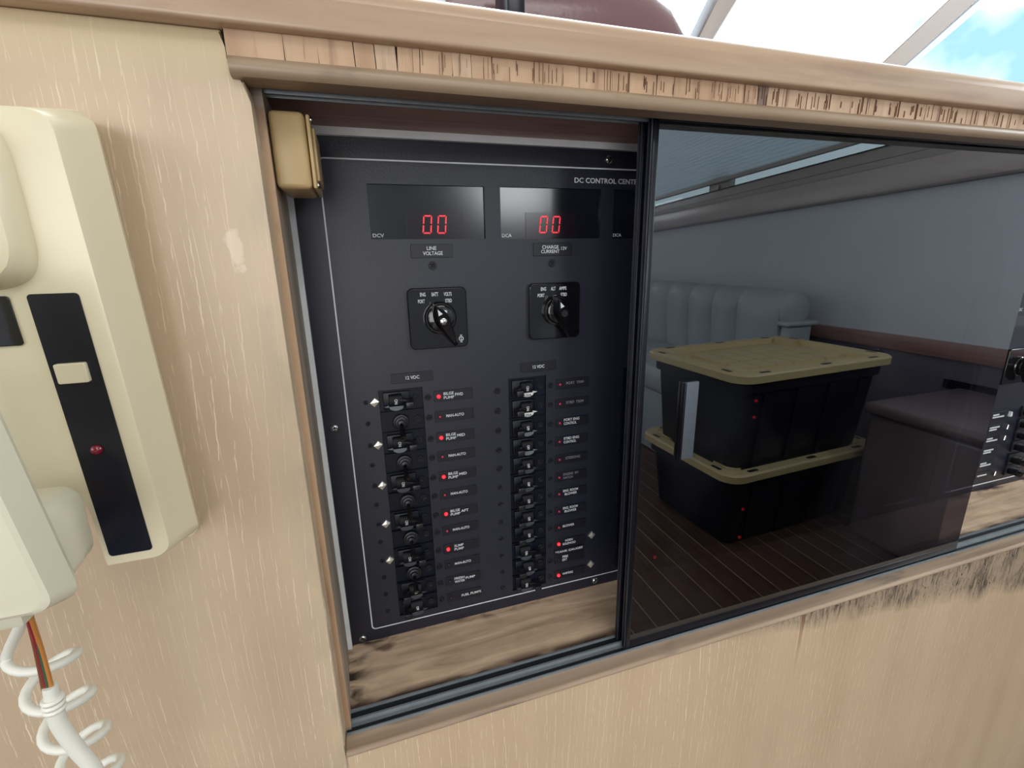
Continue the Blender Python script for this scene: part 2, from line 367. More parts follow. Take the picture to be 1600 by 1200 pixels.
def tube(name, pts, r, m, parent=None, n=10, rr=None):
    bm = bmesh.new(); rings = []; pts = [Vector(p) for p in pts]; up = Vector((0.1, 0.9, 0.2)).normalized()
    for i, p in enumerate(pts):
        t = (pts[min(i + 1, len(pts) - 1)] - pts[max(i - 1, 0)]).normalized()
        a = (up - t * up.dot(t)).normalized(); b = t.cross(a); up = a; q = rr[i] if rr else r
        rings.append([bm.verts.new(p + a * (math.cos(2 * PI * k / n) * q) + b * (math.sin(2 * PI * k / n) * q)) for k in range(n)])
    for A, B in zip(rings, rings[1:]):
        for i in range(n): bm.faces.new((A[i], A[(i + 1) % n], B[(i + 1) % n], B[i]))
    bm.faces.new(rings[0]); bm.faces.new(rings[-1][::-1])
    return bm_obj(name, bm, m, parent, smooth=True)
def thing(name, label, cat, loc=(0, 0, 0), group=None):
    o = bpy.data.objects.new(name, None); COL.objects.link(o); o.empty_display_size = 0.02
    o['label'] = label; o['category'] = cat
    if group: o['group'] = group
    return o
def structure(o): o['kind'] = 'structure'; return o

# ================================================================== room shell
FZ = -1.07; YM = -0.18                          # floor; mirror sum: real y = YM - y'
def ry(v): return YM - v
XW = 2.25
def zs(z3, slope, yp): return z3 + (3.0 - yp) * slope
def band(name, z0, s0, z1, s1, xa, xb, m, ya=-0.25, yb=4.0, parent=None, r=0):
    pts = [(ry(ya), zs(z0, s0, ya)), (ry(yb), zs(z0, s0, yb)), (ry(yb), zs(z1, s1, yb)), (ry(ya), zs(z1, s1, ya))]
    return prism(name, pts, xa, xb, 0, m, parent, r=r)
structure(rbox('ceiling', -1.9, XW + 0.1, -4.3, 0.1, 1.08, 1.14, 'ceiling'))
structure(rbox('wall_left_lower', -1.9, -1.82, -4.3, 0.0, FZ, 0.0, 'wall'))
structure(rbox('wall_left_upper', -1.9, -1.82, -4.3, 0.0, 0.92, 1.08, 'wall'))
structure(rbox('wall_back', -1.9, XW + 0.1, -4.38, -4.3, FZ, 1.08, 'wall'))
wr = band('wall_right', -0.43, 0, 0.1545, 0.0403, XW, XW + 0.08, 'wall'); structure(wr)
lo = structure(prism('trim_1', [(ry(-.25), FZ), (ry(4.0), FZ), (ry(4.0), -0.4338), (ry(-.25), -0.4338)], XW - 0.003, XW + 0.08, 0, 'lowcab'))
lo2 = structure(prism('trim_2', [(ry(-.25), -0.4338), (ry(4.0), -0.4338), (ry(4.0), -0.3825), (ry(-.25), -0.362)], XW - 0.025, XW + 0.01, 0, 'rail', r=0.004))
lg = structure(band('trim_3', 0.158, 0.0403, 0.266, 0.0425, XW - 0.055, XW + 0.06, 'ledge2', r=0.018))
fr = structure(band('window_1', 0.266, 0.0425, 0.338, 0.0504, XW - 0.018, XW + 0.05, 'wframe', r=0.003))
band('frame_lip', 0.334, 0.0504, 0.340, 0.0504, XW - 0.024, XW + 0.03, 'trim_black', parent=fr)
band('frame_groove', 0.292, 0.046, 0.294, 0.046, XW - 0.0195, XW, 'trim_black', parent=fr)
band('pane', 0.335, 0.0504, 0.60, 0.05, XW + 0.028, XW + 0.033, 'clear', parent=fr)
for ya, yb in ((2.17, 2.345), (1.05, 1.245)):
    band('mullion', 0.335, 0.0504, 0.42, 0.05, XW, XW + 0.045, 'wframe', ya, yb, fr)
lathe('latch', [(0.012, 0), (0.012, 0.02), (0.009, 0.026)], 'wframe', fr, loc=(XW - 0.018, ry(2.25), 0.395), axis='x').rotation_euler = (0, 0, 0)
# pleated shade in the side window
bl = thing('pleated_blind', 'pale grey pleated blind half lowered over the side window, seen reflected in the smoked glass', 'blind')
bm = bmesh.new(); n_p = 32; pit = 0.021
prev = None
for i in range(n_p * 2 + 1):
    z = 0.398 + i * pit / 2; x = XW - 0.006 - (0.020 if i % 2 else 0.0)
    row = [bm.verts.new((x, ry(yp), zs(z, 0.05, yp))) for yp in (0.9, 4.0)]
    if prev: bm.faces.new((prev[0], prev[1], row[1], row[0]))
    prev = row
bm_obj('pleated_fabric', bm, 'shade', bl)
band('bottom_rail', 0.3795, 0.05, 0.402, 0.05, XW - 0.034, XW - 0.006, 'wframe', 0.9, 4.0, bl, r=0.004)
# floor of narrow planks with pale strips between
fl = structure(rbox('floor', -1.9, XW + 0.1, -4.3, 0.1, FZ - 0.05, FZ - 0.008, 'crack'))
edges = []; x = 0.11
px = [v for v in [0.744 + 0.0785 * k for k in range(-16, 20)]]
pm = None
for i, x in enumerate(px):
    o = rbox('plank', x + 0.0035, x + 0.0785 - 0.0005, -4.28, 0.05, FZ - 0.008, FZ, 'plank', fl) if pm is None else new_obj('plank', pm, None, fl)
    if pm is None: pm = o.data; x_first = x
    else: o.location.x = x - x_first
    q = rbox('inlay_strip', px[0] - 0.0005, px[0] + 0.0035, -4.28, 0.05, FZ - 0.008, FZ - 0.0005, 'holly', fl) if i == 0 else new_obj('inlay_strip', qm, None, fl)
    if i == 0: qm = q.data
    else: q.location.x = x - px[0]
# windscreen frame struts, outside sky beyond
def strut(nm, bl_, br_, tl_, tr_, Yb, Yt):
    bm = bmesh.new()
    a, b, c, d = at(*bl_, Yb), at(*br_, Yb), at(*tr_, Yt), at(*tl_, Yt)
    e = (a - d) * 1.2; f = (d - a) * 5.0
    P = [a + e, b + (b - c) * 1.2, c + (c - b) * 5.0, d + f]
    dep = Vector((0.02, 0.035, 0.0))
    A = [bm.verts.new(p) for p in P]; B = [bm.verts.new(p + dep) for p in P]
    bm.faces.new(A); bm.faces.new(B[::-1])
    for i in range(4): bm.faces.new((A[i], B[i], B[(i + 1) % 4], A[(i + 1) % 4]))
    bmesh.ops.bevel(bm, geom=bm.edges[:], offset=0.003, segments=2, affect='EDGES')
    return bm
ws = structure(bm_obj('window_2', strut('s', (1097, 45), (1121, 48), (1119, 0), (1150, 0), 0.6, 0.56), 'wframe', None, True))
M['strut_light'] = mat('strut_highlight_pale', (200, 210, 224), 0.4)  # white highlight along each strut, put into the colour of a pale strip
bm_obj('highlight_strip', strut('s', (1084, 44), (1096, 46), (1105, 0), (1118, 0), 0.605, 0.565), 'strut_light', ws, True)
ws2 = structure(bm_obj('window_3', strut('s', (1384, 93), (1418, 98), (1482, 0), (1527, 0), 0.6, 0.56), 'wframe', None, True))
bm_obj('highlight_strip', strut('s', (1419, 97), (1431, 99), (1528, 0), (1547, 0), 0.605, 0.565), 'strut_light', ws2, True)

# ================================================================== console cabinet
YP = -0.105
cab = thing('console_cabinet', 'limed oak dash console with worn veneer around the open switch panel recess', 'cabinet')
XL, XR = -1.80, 2.22
pe = [at(344, 43, YP), at(354, 90, YP), at(382, 129, YP), at(386, 160, YP)]
pts = [(XL, FZ + 0.02), (-0.0445, FZ + 0.02), (-0.0445, -0.3605), (-0.0425, -0.350), (-0.0425, pe[3].z), (pe[2].x, pe[2].z), (pe[1].x, pe[1].z), (pe[0].x, 0.1086), (XL, 0.1086)]
prism('side_veneer_panel', pts, YP, -0.0, 1, 'veneer', cab, r=0.0012)
rbox('lower_veneer_panel', -0.0440, XR, YP + 0.0015, -0.02, FZ + 0.02, -0.3595, 'veneer_low', cab)
# ledge (countertop moulding)
YL = -0.114
pr = [(YL, 0.1110), (YL, 0.1230)]
for i in range(7): t = math.radians(180 - 90 * i / 6); pr.append((YL + 0.009 + 0.009 * math.cos(t), 0.1230 + 0.009 * math.sin(t)))
pr += [(0.55, 0.1320), (0.55, 0.1088), (YL + 0.002, 0.1086)]
for i in range(1, 4): t = math.radians(270 - 90 * i / 4); pr.append((YL + 0.002 + 0.002 * math.cos(t), 0.1106 + 0.002 * math.sin(t)))
prism('countertop_ledge', pr, XL, XR, 0, 'ledge', cab, smooth=True)
# end grain band, each block a piece
eb = rbox('end_grain_band', -0.0502, XR, YP - 0.0008, -0.06, 0.0960, 0.1086, 'crack', cab)
cr = [351, 443.6, 496.9, 554, 587, 620, 655, 706.8, 736.6, 768.6, 835, 878, 905, 945, 957, 1026, 1052.7, 1092, 1135, 1184, 1199, 1223, 1248, 1293, 1312, 1330, 1358, 1403, 1446, 1459, 1510, 1528, 1552, 1575, 1589, 1612, 1640, 1670, 1710]
def band_px_y(x): return 72 + (x - 500) * (0.1010)
xs = [at(c, 82 + (c - 500) * 0.1, YP - 0.0022).x for c in cr]; xs[0] = -0.0500
for i in range(len(xs) - 1):
    g = 0.00014 if i % 3 else 0.0003; dy = random.uniform(-0.0006, 0.0006)
    mm = 'endgrain3' if abs(cr[i] - 1184) < 2 else ('endgrain' if cr[i] < 1150 and random.random() < 0.75 else 'endgrain2')
    lean = random.uniform(-0.0006, 0.0006)
    prism('end_grain_block', [(xs[i] + g, 0.0964), (xs[i + 1] - g, 0.0964), (xs[i + 1] - g + lean, 0.1085), (xs[i] + g + lean, 0.1085)], YP - 0.0022 + dy * 0.6, YP, 1, mm, eb)
# long cracks as thin splits within blocks
bm = bmesh.new()
for i in range(170):
    u = random.random() ** 0.8; x = -0.02 + u * 0.62; L = random.uniform(0.004, 0.0115); z = 0.0966 + random.random() * (0.0118 - L) 
    if x < 0.05 and random.random() < 0.7: continue
    add_box(bm, x, x + random.uniform(0.00004, 0.00011), YP - 0.0028, YP - 0.001, z, z + L)
o = bm_obj('fine_splits', bm, 'split', eb); o['kind'] = 'stuff'
# nosing below the band
npts = [(-0.0955, 0.0966), (YP - 0.0022, 0.0966)]
for i in range(1, 10): t = math.radians(90 + 150 * i / 9); npts.append((YP - 0.0022 + 0.0052 * math.cos(t), 0.0918 + 0.0050 * math.sin(t)))
npts += [(-0.0955, 0.0872)]
prism('nosing', npts, -0.0490, XR, 0, 'nosing', cab, smooth=True)
# recess: soffit, jamb, sill, back
rbox('soffit_board', -0.06, XR, -0.071, 0.02, 0.0922, 0.1040, 'soffit', cab)
prism('jamb_board', [(-0.0388, -0.088), (-0.0425, 0.0), (-0.060, 0.0), (-0.060, -0.088)], -0.3605, 0.0925, 2, 'jamb', cab)
prism('jamb_edge_strip', [(-0.0445, -0.0895), (-0.0386, -0.0895), (-0.0386, -0.087), (-0.0445, -0.087)], -0.352, 0.0800, 2, 'jambedge', cab)
rbox('sill_board', -0.0445, XR, -0.0712, 0.02, -0.3640, -0.3570, 'sill', cab)
rbox('back_board', -0.0445, XR, 0.0080, 0.0150, -0.3570, 0.1000, 'crack', cab)
st = [(-0.092, -0.3572), (-0.1035, -0.3572)]
for i in range(5): t = math.radians(90 + 90 * i / 4); st.append((-0.1035 + 0.0028 * math.cos(t), -0.3600 + 0.0028 * math.sin(t)))
st += [(-0.1055, -0.3615), (-0.1035, -0.3618), (-0.092, -0.3618)]
prism('sill_trim', st, -0.0425, XR, 0, 'sill_trim', cab, smooth=True)
# worn white edge boards around the panel opening
fr_w = plate('panel_surround', [[(-0.0460, -0.3570), (-0.0384, -0.3570), (-0.0384, 0.0868), (1.18, 0.0868), (1.18, 0.0921), (-0.0460, 0.0921)]], 0.0, -0.0045, 'white', cab)

# sliding door tracks
tk = thing('door_track', 'lower aluminium twin channel door track along the recess sill', 'track')
tp = [(-0.0716, -0.3570), (-0.0716, -0.3548), (-0.0730, -0.3548), (-0.0735, -0.3566), (-0.0800, -0.3566), (-0.0806, -0.3542), (-0.0824, -0.3542), (-0.0830, -0.3566), (-0.0905, -0.3566), (-0.0910, -0.3550), (-0.0920, -0.3550), (-0.0920, -0.3575), (-0.0716, -0.3575)]
prism('channel', tp, -0.0423, XR, 0, 'alu', tk)
prism('groove_lining', [(-0.0737, -0.3565), (-0.0772, -0.3563), (-0.0799, -0.3565)], -0.0420, XR, 0, 'alu_dark', tk)
prism('groove_lining', [(-0.0865, -0.3565), (-0.0880, -0.3562), (-0.0904, -0.3565)], -0.0420, XR, 0, 'alu_dark', tk)
tk2 = thing('door_track', 'upper aluminium twin channel door track under the wooden nosing', 'track')
tp = [(-0.070, 0.0925), (-0.070, 0.0895), (-0.0716, 0.0895), (-0.0722, 0.0915), (-0.0800, 0.0915), (-0.0806, 0.0885), (-0.0826, 0.0885), (-0.0832, 0.0915), (-0.0925, 0.0915), (-0.0931, 0.0888), (-0.0950, 0.0888), (-0.0950, 0.0925)]
prism('channel', tp, -0.0423, XR, 0, 'alu', tk2)
prism('groove_lining', [(-0.0724, 0.0914), (-0.0762, 0.0912), (-0.0799, 0.0914)], -0.042, XR, 0, 'alu_dark', tk2)
prism('groove_lining', [(-0.0834, 0.0914), (-0.0880, 0.0905), (-0.0924, 0.0914)], -0.042, XR, 0, 'alu_dark', tk2)

# sliding smoked glass doors
def sdoor(label, x0, x1, y0, y1, gm, fr_l):
    t = thing('sliding_door', label, 'door')
    zb, zt = -0.3562, 0.0910
    rbox('glass_pane', x0 + 0.004, x1, y0, y1, zb + 0.003, zt, gm, t)
    rbox('edge_frame', x0, x0 + 0.0048, y0 - 0.0006, y1 + 0.0018, zb, zt, 'trim_black', t, r=0.0008)
    rbox('edge_highlight_bead', x0 - 0.0007, x0 + 0.0004, y0 + 0.0004, y0 + 0.0016, zb + 0.001, zt - 0.001, 'trim_edge', t)
    rbox('edge_highlight_bead', x0 - 0.0006, x0 + 0.0004, y1 - 0.0010, y1, zb + 0.001, zt - 0.001, 'trim_edge', t)
    rbox('bottom_shoe', x0, x1, y0 - 0.0004, y1 + 0.0004, zb, zb + 0.0100, 'trim_black', t, r=0.0006)
    rbox('top_shoe', x0, x1, y0 - 0.0004, y1 + 0.0004, zt - 0.0035, zt + 0.0004, 'trim_black', t, r=0.0006)
    return t
d1 = sdoor('front smoked glass sliding door, reflecting the cabin, with a short pale finger pull', 0.2035, 0.6585, -0.0900, -0.0845, 'smoke', 0)
hb = rbox('finger_pull', 0.2452, 0.2588, -0.0925, -0.0901, -0.1700, -0.1020, 'trim_black', d1, r=0.0008)
hb.data.materials.clear(); M['pull'] = mat('finger_pull_satin', (92, 98, 108), 0.5, 0.3, var=0.2, vscale=60); hb.data.materials.append(M['pull'])
rbox('pull_flange', 0.2436, 0.2456, -0.0940, -0.0901, -0.1700, -0.1020, 'trim_black', hb, r=0.0004)
d2 = sdoor('rear smoked glass sliding door, tucked behind the front one with only its black edge showing', 0.2025, 0.6420, -0.0790, -0.0740, 'smoke2', 0)

# ================================================================== switch panels
def cross_outline(r, w):
    return [(-w, -r), (w, -r), (w, -w), (r, -w), (r, w), (w, w), (w, r), (-w, r), (-w, w), (-r, w), (-r, -w), (-w, -w)]
_cache = {}
def screw(x, z, parent, y=0.0, r=0.0027, rot=0.0, m='screw', name='screw'):
    key = (r, m)
    if key not in _cache:
        a = plate('screw_head', [circ(0, 0, r, 20), cross_outline(r * 0.62, r * 0.15)], 0, -0.0011, m, None, bev=0.00025)
        b = plate('cross_slot', [cross_outline(r * 0.66, r * 0.19)], 0, -0.00035, 'screw_dark')
        _cache[key] = (a.data, b.data); bpy.data.objects.remove(a); bpy.data.objects.remove(b)
    a = new_obj(name, _cache[key][0], None, parent); a.location = (x, y, z); a.rotation_euler = (0, rot, 0)
    b = new_obj('cross_slot', _cache[key][1], None, a if parent.parent is None else parent)
    if b.parent == a: b.location = (0, 0, 0)
    else: b.location = (x, y, z); b.rotation_euler = (0, rot, 0)
    return a
def led(x, z, parent, state, y=-0.0011):
    m = {'on': 'led_on', 'off': 'led_off', 'dead': 'led_dead'}[state]; r = 0.0016 if state == 'on' else 0.0009
    if state == 'on': lathe('indicator_lamp', [(0.0017, 0), (0.0017, 0.0008), (0.0012, 0.0016), (0.0004, 0.0019)], m, parent, 14, (x, y, z))
    else:
        lathe('indicator_socket', [(0.0021, 0), (0.0021, 0.0003)], 'screw_dark', parent, 14, (x, y, z))
        lathe('indicator_lamp', [(0.0011, 0), (0.0011, 0.0007), (0.0005, 0.0010)], m, parent, 10, (x, y - 0.0002, z))
def bolt(x, z, parent, r=0.0036):
    a = lathe('corner_screw', [(r, 0), (r, 0.0006), (r * 0.85, 0.0014), (r * 0.62, 0.0019), (r * 0.55, 0.0010), (r * 0.5, 0.0008)], 'chrome', parent, 20, (x, 0, z))
    plate('cross_slot', [[(p[0] + x, p[1] + z) for p in cross_outline(r * 0.45, r * 0.12)]], -0.0008, -0.0012, 'screw_dark', a)
def gem(x, z, parent, r=0.0041):
    bm = bmesh.new()
    v = [bm.verts.new((x + a, 0, z + b)) for a, b in ((r, 0.0004), (0.0003, r * 1.05), (-r, -0.0004), (-0.0003, -r * 1.05))]
    u = [bm.verts.new((x + a * 0.9, -0.0012, z + b * 0.9)) for a, b in ((r, 0.0004), (0.0003, r * 1.05), (-r, -0.0004), (-0.0003, -r * 1.05))]
    c = bm.verts.new((x + 0.0003, -0.0019, z + 0.0002))
    for i in range(4): bm.faces.new((v[i], v[(i + 1) % 4], u[(i + 1) % 4], u[i])); bm.faces.new((u[i], u[(i + 1) % 4], c))
    bm.faces.new(v[::-1]); return bm_obj('jewel_stud', bm, 'jewel', parent)

def breaker(x, z, parent, on, lens='crescent', word=None):
    """rocker breaker: x is the left edge of its 37 mm wide slot"""
    b = rbox('breaker', x + 0.0035, x + 0.0260, -0.0002, 0.004, z - 0.0078, z + 0.0078, 'breaker', parent, r=0.0006)
    cx = x + 0.0138 if on else x + 0.0170
    bm = bmesh.new()                              # drum about the x axis
    n = 18; R = 0.0064
    A = []; B = []
    for i in range(n):
        t = 2 * PI * i / n; A.append(bm.verts.new((cx - 0.0058, -0.0005 - R * 0.72 * math.cos(t) * 0.9, z + R * math.sin(t)))); B.append(bm.verts.new((cx + 0.0052, -0.0005 - R * 0.72 * math.cos(t) * 0.9, z + R * math.sin(t))))
    bm.faces.new(A); bm.faces.new(B[::-1])
    for i in range(n): bm.faces.new((A[i], B[i], B[(i + 1) % n], A[(i + 1) % n]))
    bmesh.ops.bevel(bm, geom=[e for e in bm.edges if len(e.link_faces) == 2 and any(len(f.verts) > 4 for f in e.link_faces)], offset=0.0006, segments=2, affect='EDGES')
    bm_obj('rocker_drum', bm, 'drum', b, True)
    # lens below the drum: a half moon
    c = [(cx - 0.0060, z - 0.0036)] + [(cx + 0.0058 * math.cos(t), z - 0.0038 - 0.0036 * math.sin(t)) for t in [PI * k / 10 for k in range(10, -1, -1)]][0:] + [(cx + 0.0060, z - 0.0036)]
    s_ = -1 if on else 1
    tip = [(cx + s_ * 0.0062, z - 0.0042)]
    lo_ = [(cx + s_ * 0.0060 * math.cos(t), z - 0.0042 - 0.0034 * math.sin(t)) for t in [PI * k / 10 for k in range(0, 11)]]
    loop = tip + lo_ + [(cx - s_ * 0.0060, z - 0.0036), (cx + s_ * 0.0055, z - 0.0036)]
    plate('breaker_lens', [loop], -0.0040, -0.0052, lens, b, bev=0.0002)
    # paddle post, right when on and left when off
    px_ = x + 0.0247 if on else x + 0.0080
    a = rbox('breaker_paddle', px_ - 0.0034, px_ + 0.0034, -0.0120, 0.0, z - 0.0046, z + 0.0008, 'black_soft', b, r=0.0008)
    al = 0.0075 if on else 0.0030
    plate('paddle_arm', [[(px_, z + 0.0010), (px_ + s_ * al, z + 0.0030), (px_ + s_ * al, z + 0.0020), (px_, z - 0.0010)]], -0.0030, -0.0062, 'black_soft', b)
    plate('lens_tab', [[(cx + s_ * 0.0056, z - 0.0030), (cx + s_ * 0.0105, z - 0.0040), (cx + s_ * 0.0056, z - 0.0050)]], -0.0015, -0.0030, lens, b)
    if word:
        text(word, cx - 0.0022, cx + 0.0022, z + 0.0006, 0.0026, -0.0054, b, 'print', rot=-PI / 2)
    return b
def toggle(x, z, parent):
    b = lathe('toggle_switch', [(0.0070, -0.001), (0.0070, 0.0010), (0.0062, 0.0016), (0.0054, 0.0016), (0.0054, 0.0030), (0.0046, 0.0036), (0.0034, 0.0036), (0.0030, 0.0050), (0.0018, 0.0054)], 'black_soft', parent, 24, (x, 0, z))
    tube('bat_lever', [(x, -0.004, z), (x, -0.010, z - 0.0035), (x, -0.0175, z - 0.0085)], 0.002, 'black_gloss', b, 12, rr=[0.0014, 0.0018, 0.0026])
    return b

P1 = thing('dc_control_panel', 'large black textured switch panel at left with two red 00 readouts and two breaker columns', 'control panel')
plate('faceplate', [rrect(-0.0386, 0.748, -0.3572, 0.0866, 0.002, 3), [(0.0137, 0.0144), (0.0137, 0.0551), (0.1062, 0.0551), (0.1062, 0.0144)],
                    [(0.1197, 0.0138), (0.1197, 0.0553), (0.2131, 0.0553), (0.2131, 0.0138)], [(0.2260, 0.0135), (0.2260, 0.0553), (0.3190, 0.0553), (0.3190, 0.0135)],
                    [(0.0076, -0.3368), (0.0076, -0.1084), (0.0449, -0.1084), (0.0449, -0.3368)], [(0.1233, -0.3388), (0.1233, -0.1092), (0.1605, -0.1092), (0.1605, -0.3388)]], 0.002, 0.0, 'panel', P1)
def border(x0, x1, z0, z1, parent, w=0.0011, r=0.004):
    plate('border_line', [rrect(x0, x1, z0, z1, r, 4), rrect(x0 + w, x1 - w, z0 + w, z1 - w, r - w * 0.8, 4)], 0, -0.00012, 'print', parent)
border(-0.0193, 0.735, -0.3450, 0.0724, P1)
for x, z in ((0.2196, 0.0795), (-0.0286, -0.3520), (-0.0301, -0.1369), (0.2190, -0.3505)): bolt(x, z, P1)
def digit0(x, z, w_, h, parent, slant=0.10):
    def q(u, v): return (x + u * w_ + v * h * slant, z + v * h)
    t = 0.11
    segs = [((.1, 1), (.9, 1), (.9 - t, 1 - t * .7), (.1 + t, 1 - t * .7)), ((.1, 0), (.9, 0), (.9 - t, t * .7), (.1 + t, t * .7)),
            ((0, .96), (.0, .53), (t * 1.3, .56), (t * 1.3, .88)), ((0, .47), (0, .04), (t * 1.3, .12), (t * 1.3, .44)),
            ((1, .96), (1, .53), (1 - t * 1.3, .56), (1 - t * 1.3, .88)), ((1, .47), (1, .04), (1 - t * 1.3, .12), (1 - t * 1.3, .44))]
    bm = bmesh.new()
    for s in segs:
        vs = [bm.verts.new((q(*p)[0], 0.0012, q(*p)[1])) for p in s]; bm.faces.new(vs)
    bm_obj('digit_zero', bm, 'digit', parent)
def meter(x0, x1, z0, z1, tag_, digits):
    m_ = rbox('meter_window', x0 - 0.001, x1 + 0.001, 0.0022, 0.0040, z0 - 0.001, z1 + 0.001, 'recess', P1)
    text(tag_, x0 + 0.0014, x0 + 0.0100, z0 + 0.0030, 0.0028, 0.0018, m_)
    if digits is not None:
        rbox('readout_filter', digits - 0.012, digits + 0.034, 0.0016, 0.0021, 0.0150, 0.0355, 'filter', m_)
        digit0(digits, 0.0185, 0.0072, 0.0142, m_); digit0(digits + 0.0118, 0.0185, 0.0072, 0.0142, m_)
M['filter'] = mat('readout_red_filter', (30, 20, 28), 0.18)
meter(0.0137, 0.1062, 0.0144, 0.0551, 'DCV', 0.0540)
meter(0.1197, 0.2131, 0.0138, 0.0553, 'DCA', 0.1545)
meter(0.2260, 0.3190, 0.0135, 0.0553, 'DCA', None)
text('DC CONTROL CENTER', 0.1870, 0.2525, 0.0620, 0.0042, -0.0002, P1)
def nameplate(x0, x1, z0, z1, words, parent=None, y=-0.0010):
    p = plate('name_plate', [rrect(x0, x1, z0, z1, 0.0008, 2)], 0, y, 'black_plate', parent or P1, bev=0.0002)
    for wd in words:
        s, a, b, zc, h = wd[:5]; text(s, a, b, zc, h, y - 0.0003, p, wd[5] if len(wd) > 5 else 'print')
    return p
nameplate(0.0433, 0.0777, -0.0003, 0.0103, [('LINE', 0.0562, 0.0640, 0.0072, 0.0029), ('VOLTAGE', 0.0528, 0.0690, 0.0032, 0.0030)])
nameplate(0.1484, 0.1851, -0.0006, 0.0103, [('CHARGE', 0.1565, 0.1720, 0.0068, 0.0030), ('CURRENT', 0.1555, 0.1730, 0.0031, 0.0030), ('12V', 0.1745, 0.1800, 0.0056, 0.0027)])
screw(0.0603, -0.0067, P1, r=0.0034, rot=0.6, m='screw'); screw(0.1663, -0.0069, P1, r=0.0034, rot=0.3)
nameplate(0.0192, 0.0547, -0.1034, -0.0948, [('12 VDC', 0.0313, 0.0428, -0.0990, 0.0030)])
nameplate(0.1352, 0.1708, -0.1045, -0.0953, [('12 VDC', 0.1470, 0.1585, -0.0998, 0.0030)])

def rotary(x0, x1, z0, z1, words, screwed, lever_dir, parent, logo=False):
    p = plate('rotary_switch', [rrect(x0, x1, z0, z1, 0.0045, 5)], 0, -0.0060, 'black_gloss', parent, bev=0.0008)
    cx, cz = (x0 + x1) / 2 + 0.0012, (z0 + z1) / 2 + 0.0006
    for s, a, b, zc in words: text(s, x0 + a, x0 + b, z1 - zc, 0.0031, -0.00625, p)
    lathe('rotary_collar', [(0.0135, 0.006), (0.0135, 0.0085), (0.0125, 0.0095), (0.0112, 0.0095), (0.0108, 0.0085), (0.0106, 0.0125), (0.0095, 0.0130)], 'black_gloss', p, 32, (cx, 0, cz))
    # teardrop lever, taller ridge in the middle, long tail towards lever_dir
    L, bk, wd = 0.0250, 0.0140, 0.0062
    out = [(0, bk), (wd * .62, bk * .62), (wd * .98, bk * .15), (wd, -0.002), (wd * .72, -L * .5), (wd * .42, -L * .85), (wd * .26, -L), (-wd * .26, -L), (-wd * .42, -L * .85), (-wd * .72, -L * .5), (-wd, -0.002), (-wd * .98, bk * .15), (-wd * .62, bk * .62)]
    c, s = math.cos(lever_dir), math.sin(lever_dir)
    def rot(u, v): return (cx + u * c - v * s, cz + u * s + v * c)
    bm = bmesh.new(); rings = []
    for k, (sc, yy) in enumerate(((1.0, -0.011), (1.0, -0.016), (0.86, -0.0215), (0.62, -0.0235))):
        rings.append([bm.verts.new((rot(u * sc, v * (1 - (1 - sc) * 0.35))[0], yy + (0.004 * max(0, -v) / L if k > 1 else 0), rot(u * sc, v * (1 - (1 - sc) * 0.35))[1])) for u, v in out])
    for A, B in zip(rings, rings[1:]):
        for i in range(len(out)): bm.faces.new((A[i], A[(i + 1) % len(out)], B[(i + 1) % len(out)], B[i]))
    bm.faces.new(rings[0]); bm.faces.new(rings[-1][::-1])
    lv = bm_obj('rotary_lever', bm, 'black_gloss', p, True, 30)
    def rp(u, v): a = rot(u, v); return a
    plate('pointer_mark', [[rp(0, bk * .70), rp(0.0018, bk * .34), rp(-0.0018, bk * .34)]], -0.0236, -0.0240, 'print', p)
    if screwed:
        lathe('centre_screw', [(0.0028, 0.0230), (0.0028, 0.0245), (0.0022, 0.0249)], 'chrome', p, 16, (cx, 0, cz - 0.001))
    else:
        lathe('centre_hole', [(0.0030, 0.0230), (0.0030, 0.0243), (0.0018, 0.0243)], 'screw_dark', p, 16, (cx, 0, cz - 0.001))
    if logo:
        lx, lz = x1 - 0.0062, z0 + 0.0072
        plate('maker_emblem', [circ(lx, lz, 0.0021, 20), circ(lx, lz, 0.0014, 20)], -0.006, -0.0063, 'print', p)
        plate('maker_emblem', [[(lx - .0003, lz - .003), (lx + .0003, lz - .003), (lx + .0003, lz + .003), (lx - .0003, lz + .003)]], -0.006, -0.0063, 'print', p)
        for e in (-0.003, 0.003): plate('maker_emblem', [[(lx - .001, lz + e - .0002), (lx + .001, lz + e - .0002), (lx + .001, lz + e + .0003), (lx - .001, lz + e + .0003)]], -0.006, -0.0063, 'print', p)
    return p
W1 = [('ENG', .0105, .0150, .0050), ('BATT', .0200, .0255, .0052), ('VOLTS', .0300, .0365, .0054), ('PORT', .0085, .0140, .0105), ('STBD', .0310, .0365, .0108)]
W2 = [('ENG', .0105, .0155, .0050), ('ALT', .0200, .0245, .0050), ('AMPS', .0280, .0350, .0050), ('PORT', .0075, .0140, .0105), ('STBD', .0295, .0355, .0105)]
rotary(0.0371, 0.0862, -0.0748, -0.0242, W1, True, math.radians(26), P1, True)
rotary(0.1427, 0.1918, -0.0738, -0.0238, W2, False, math.radians(24), P1)

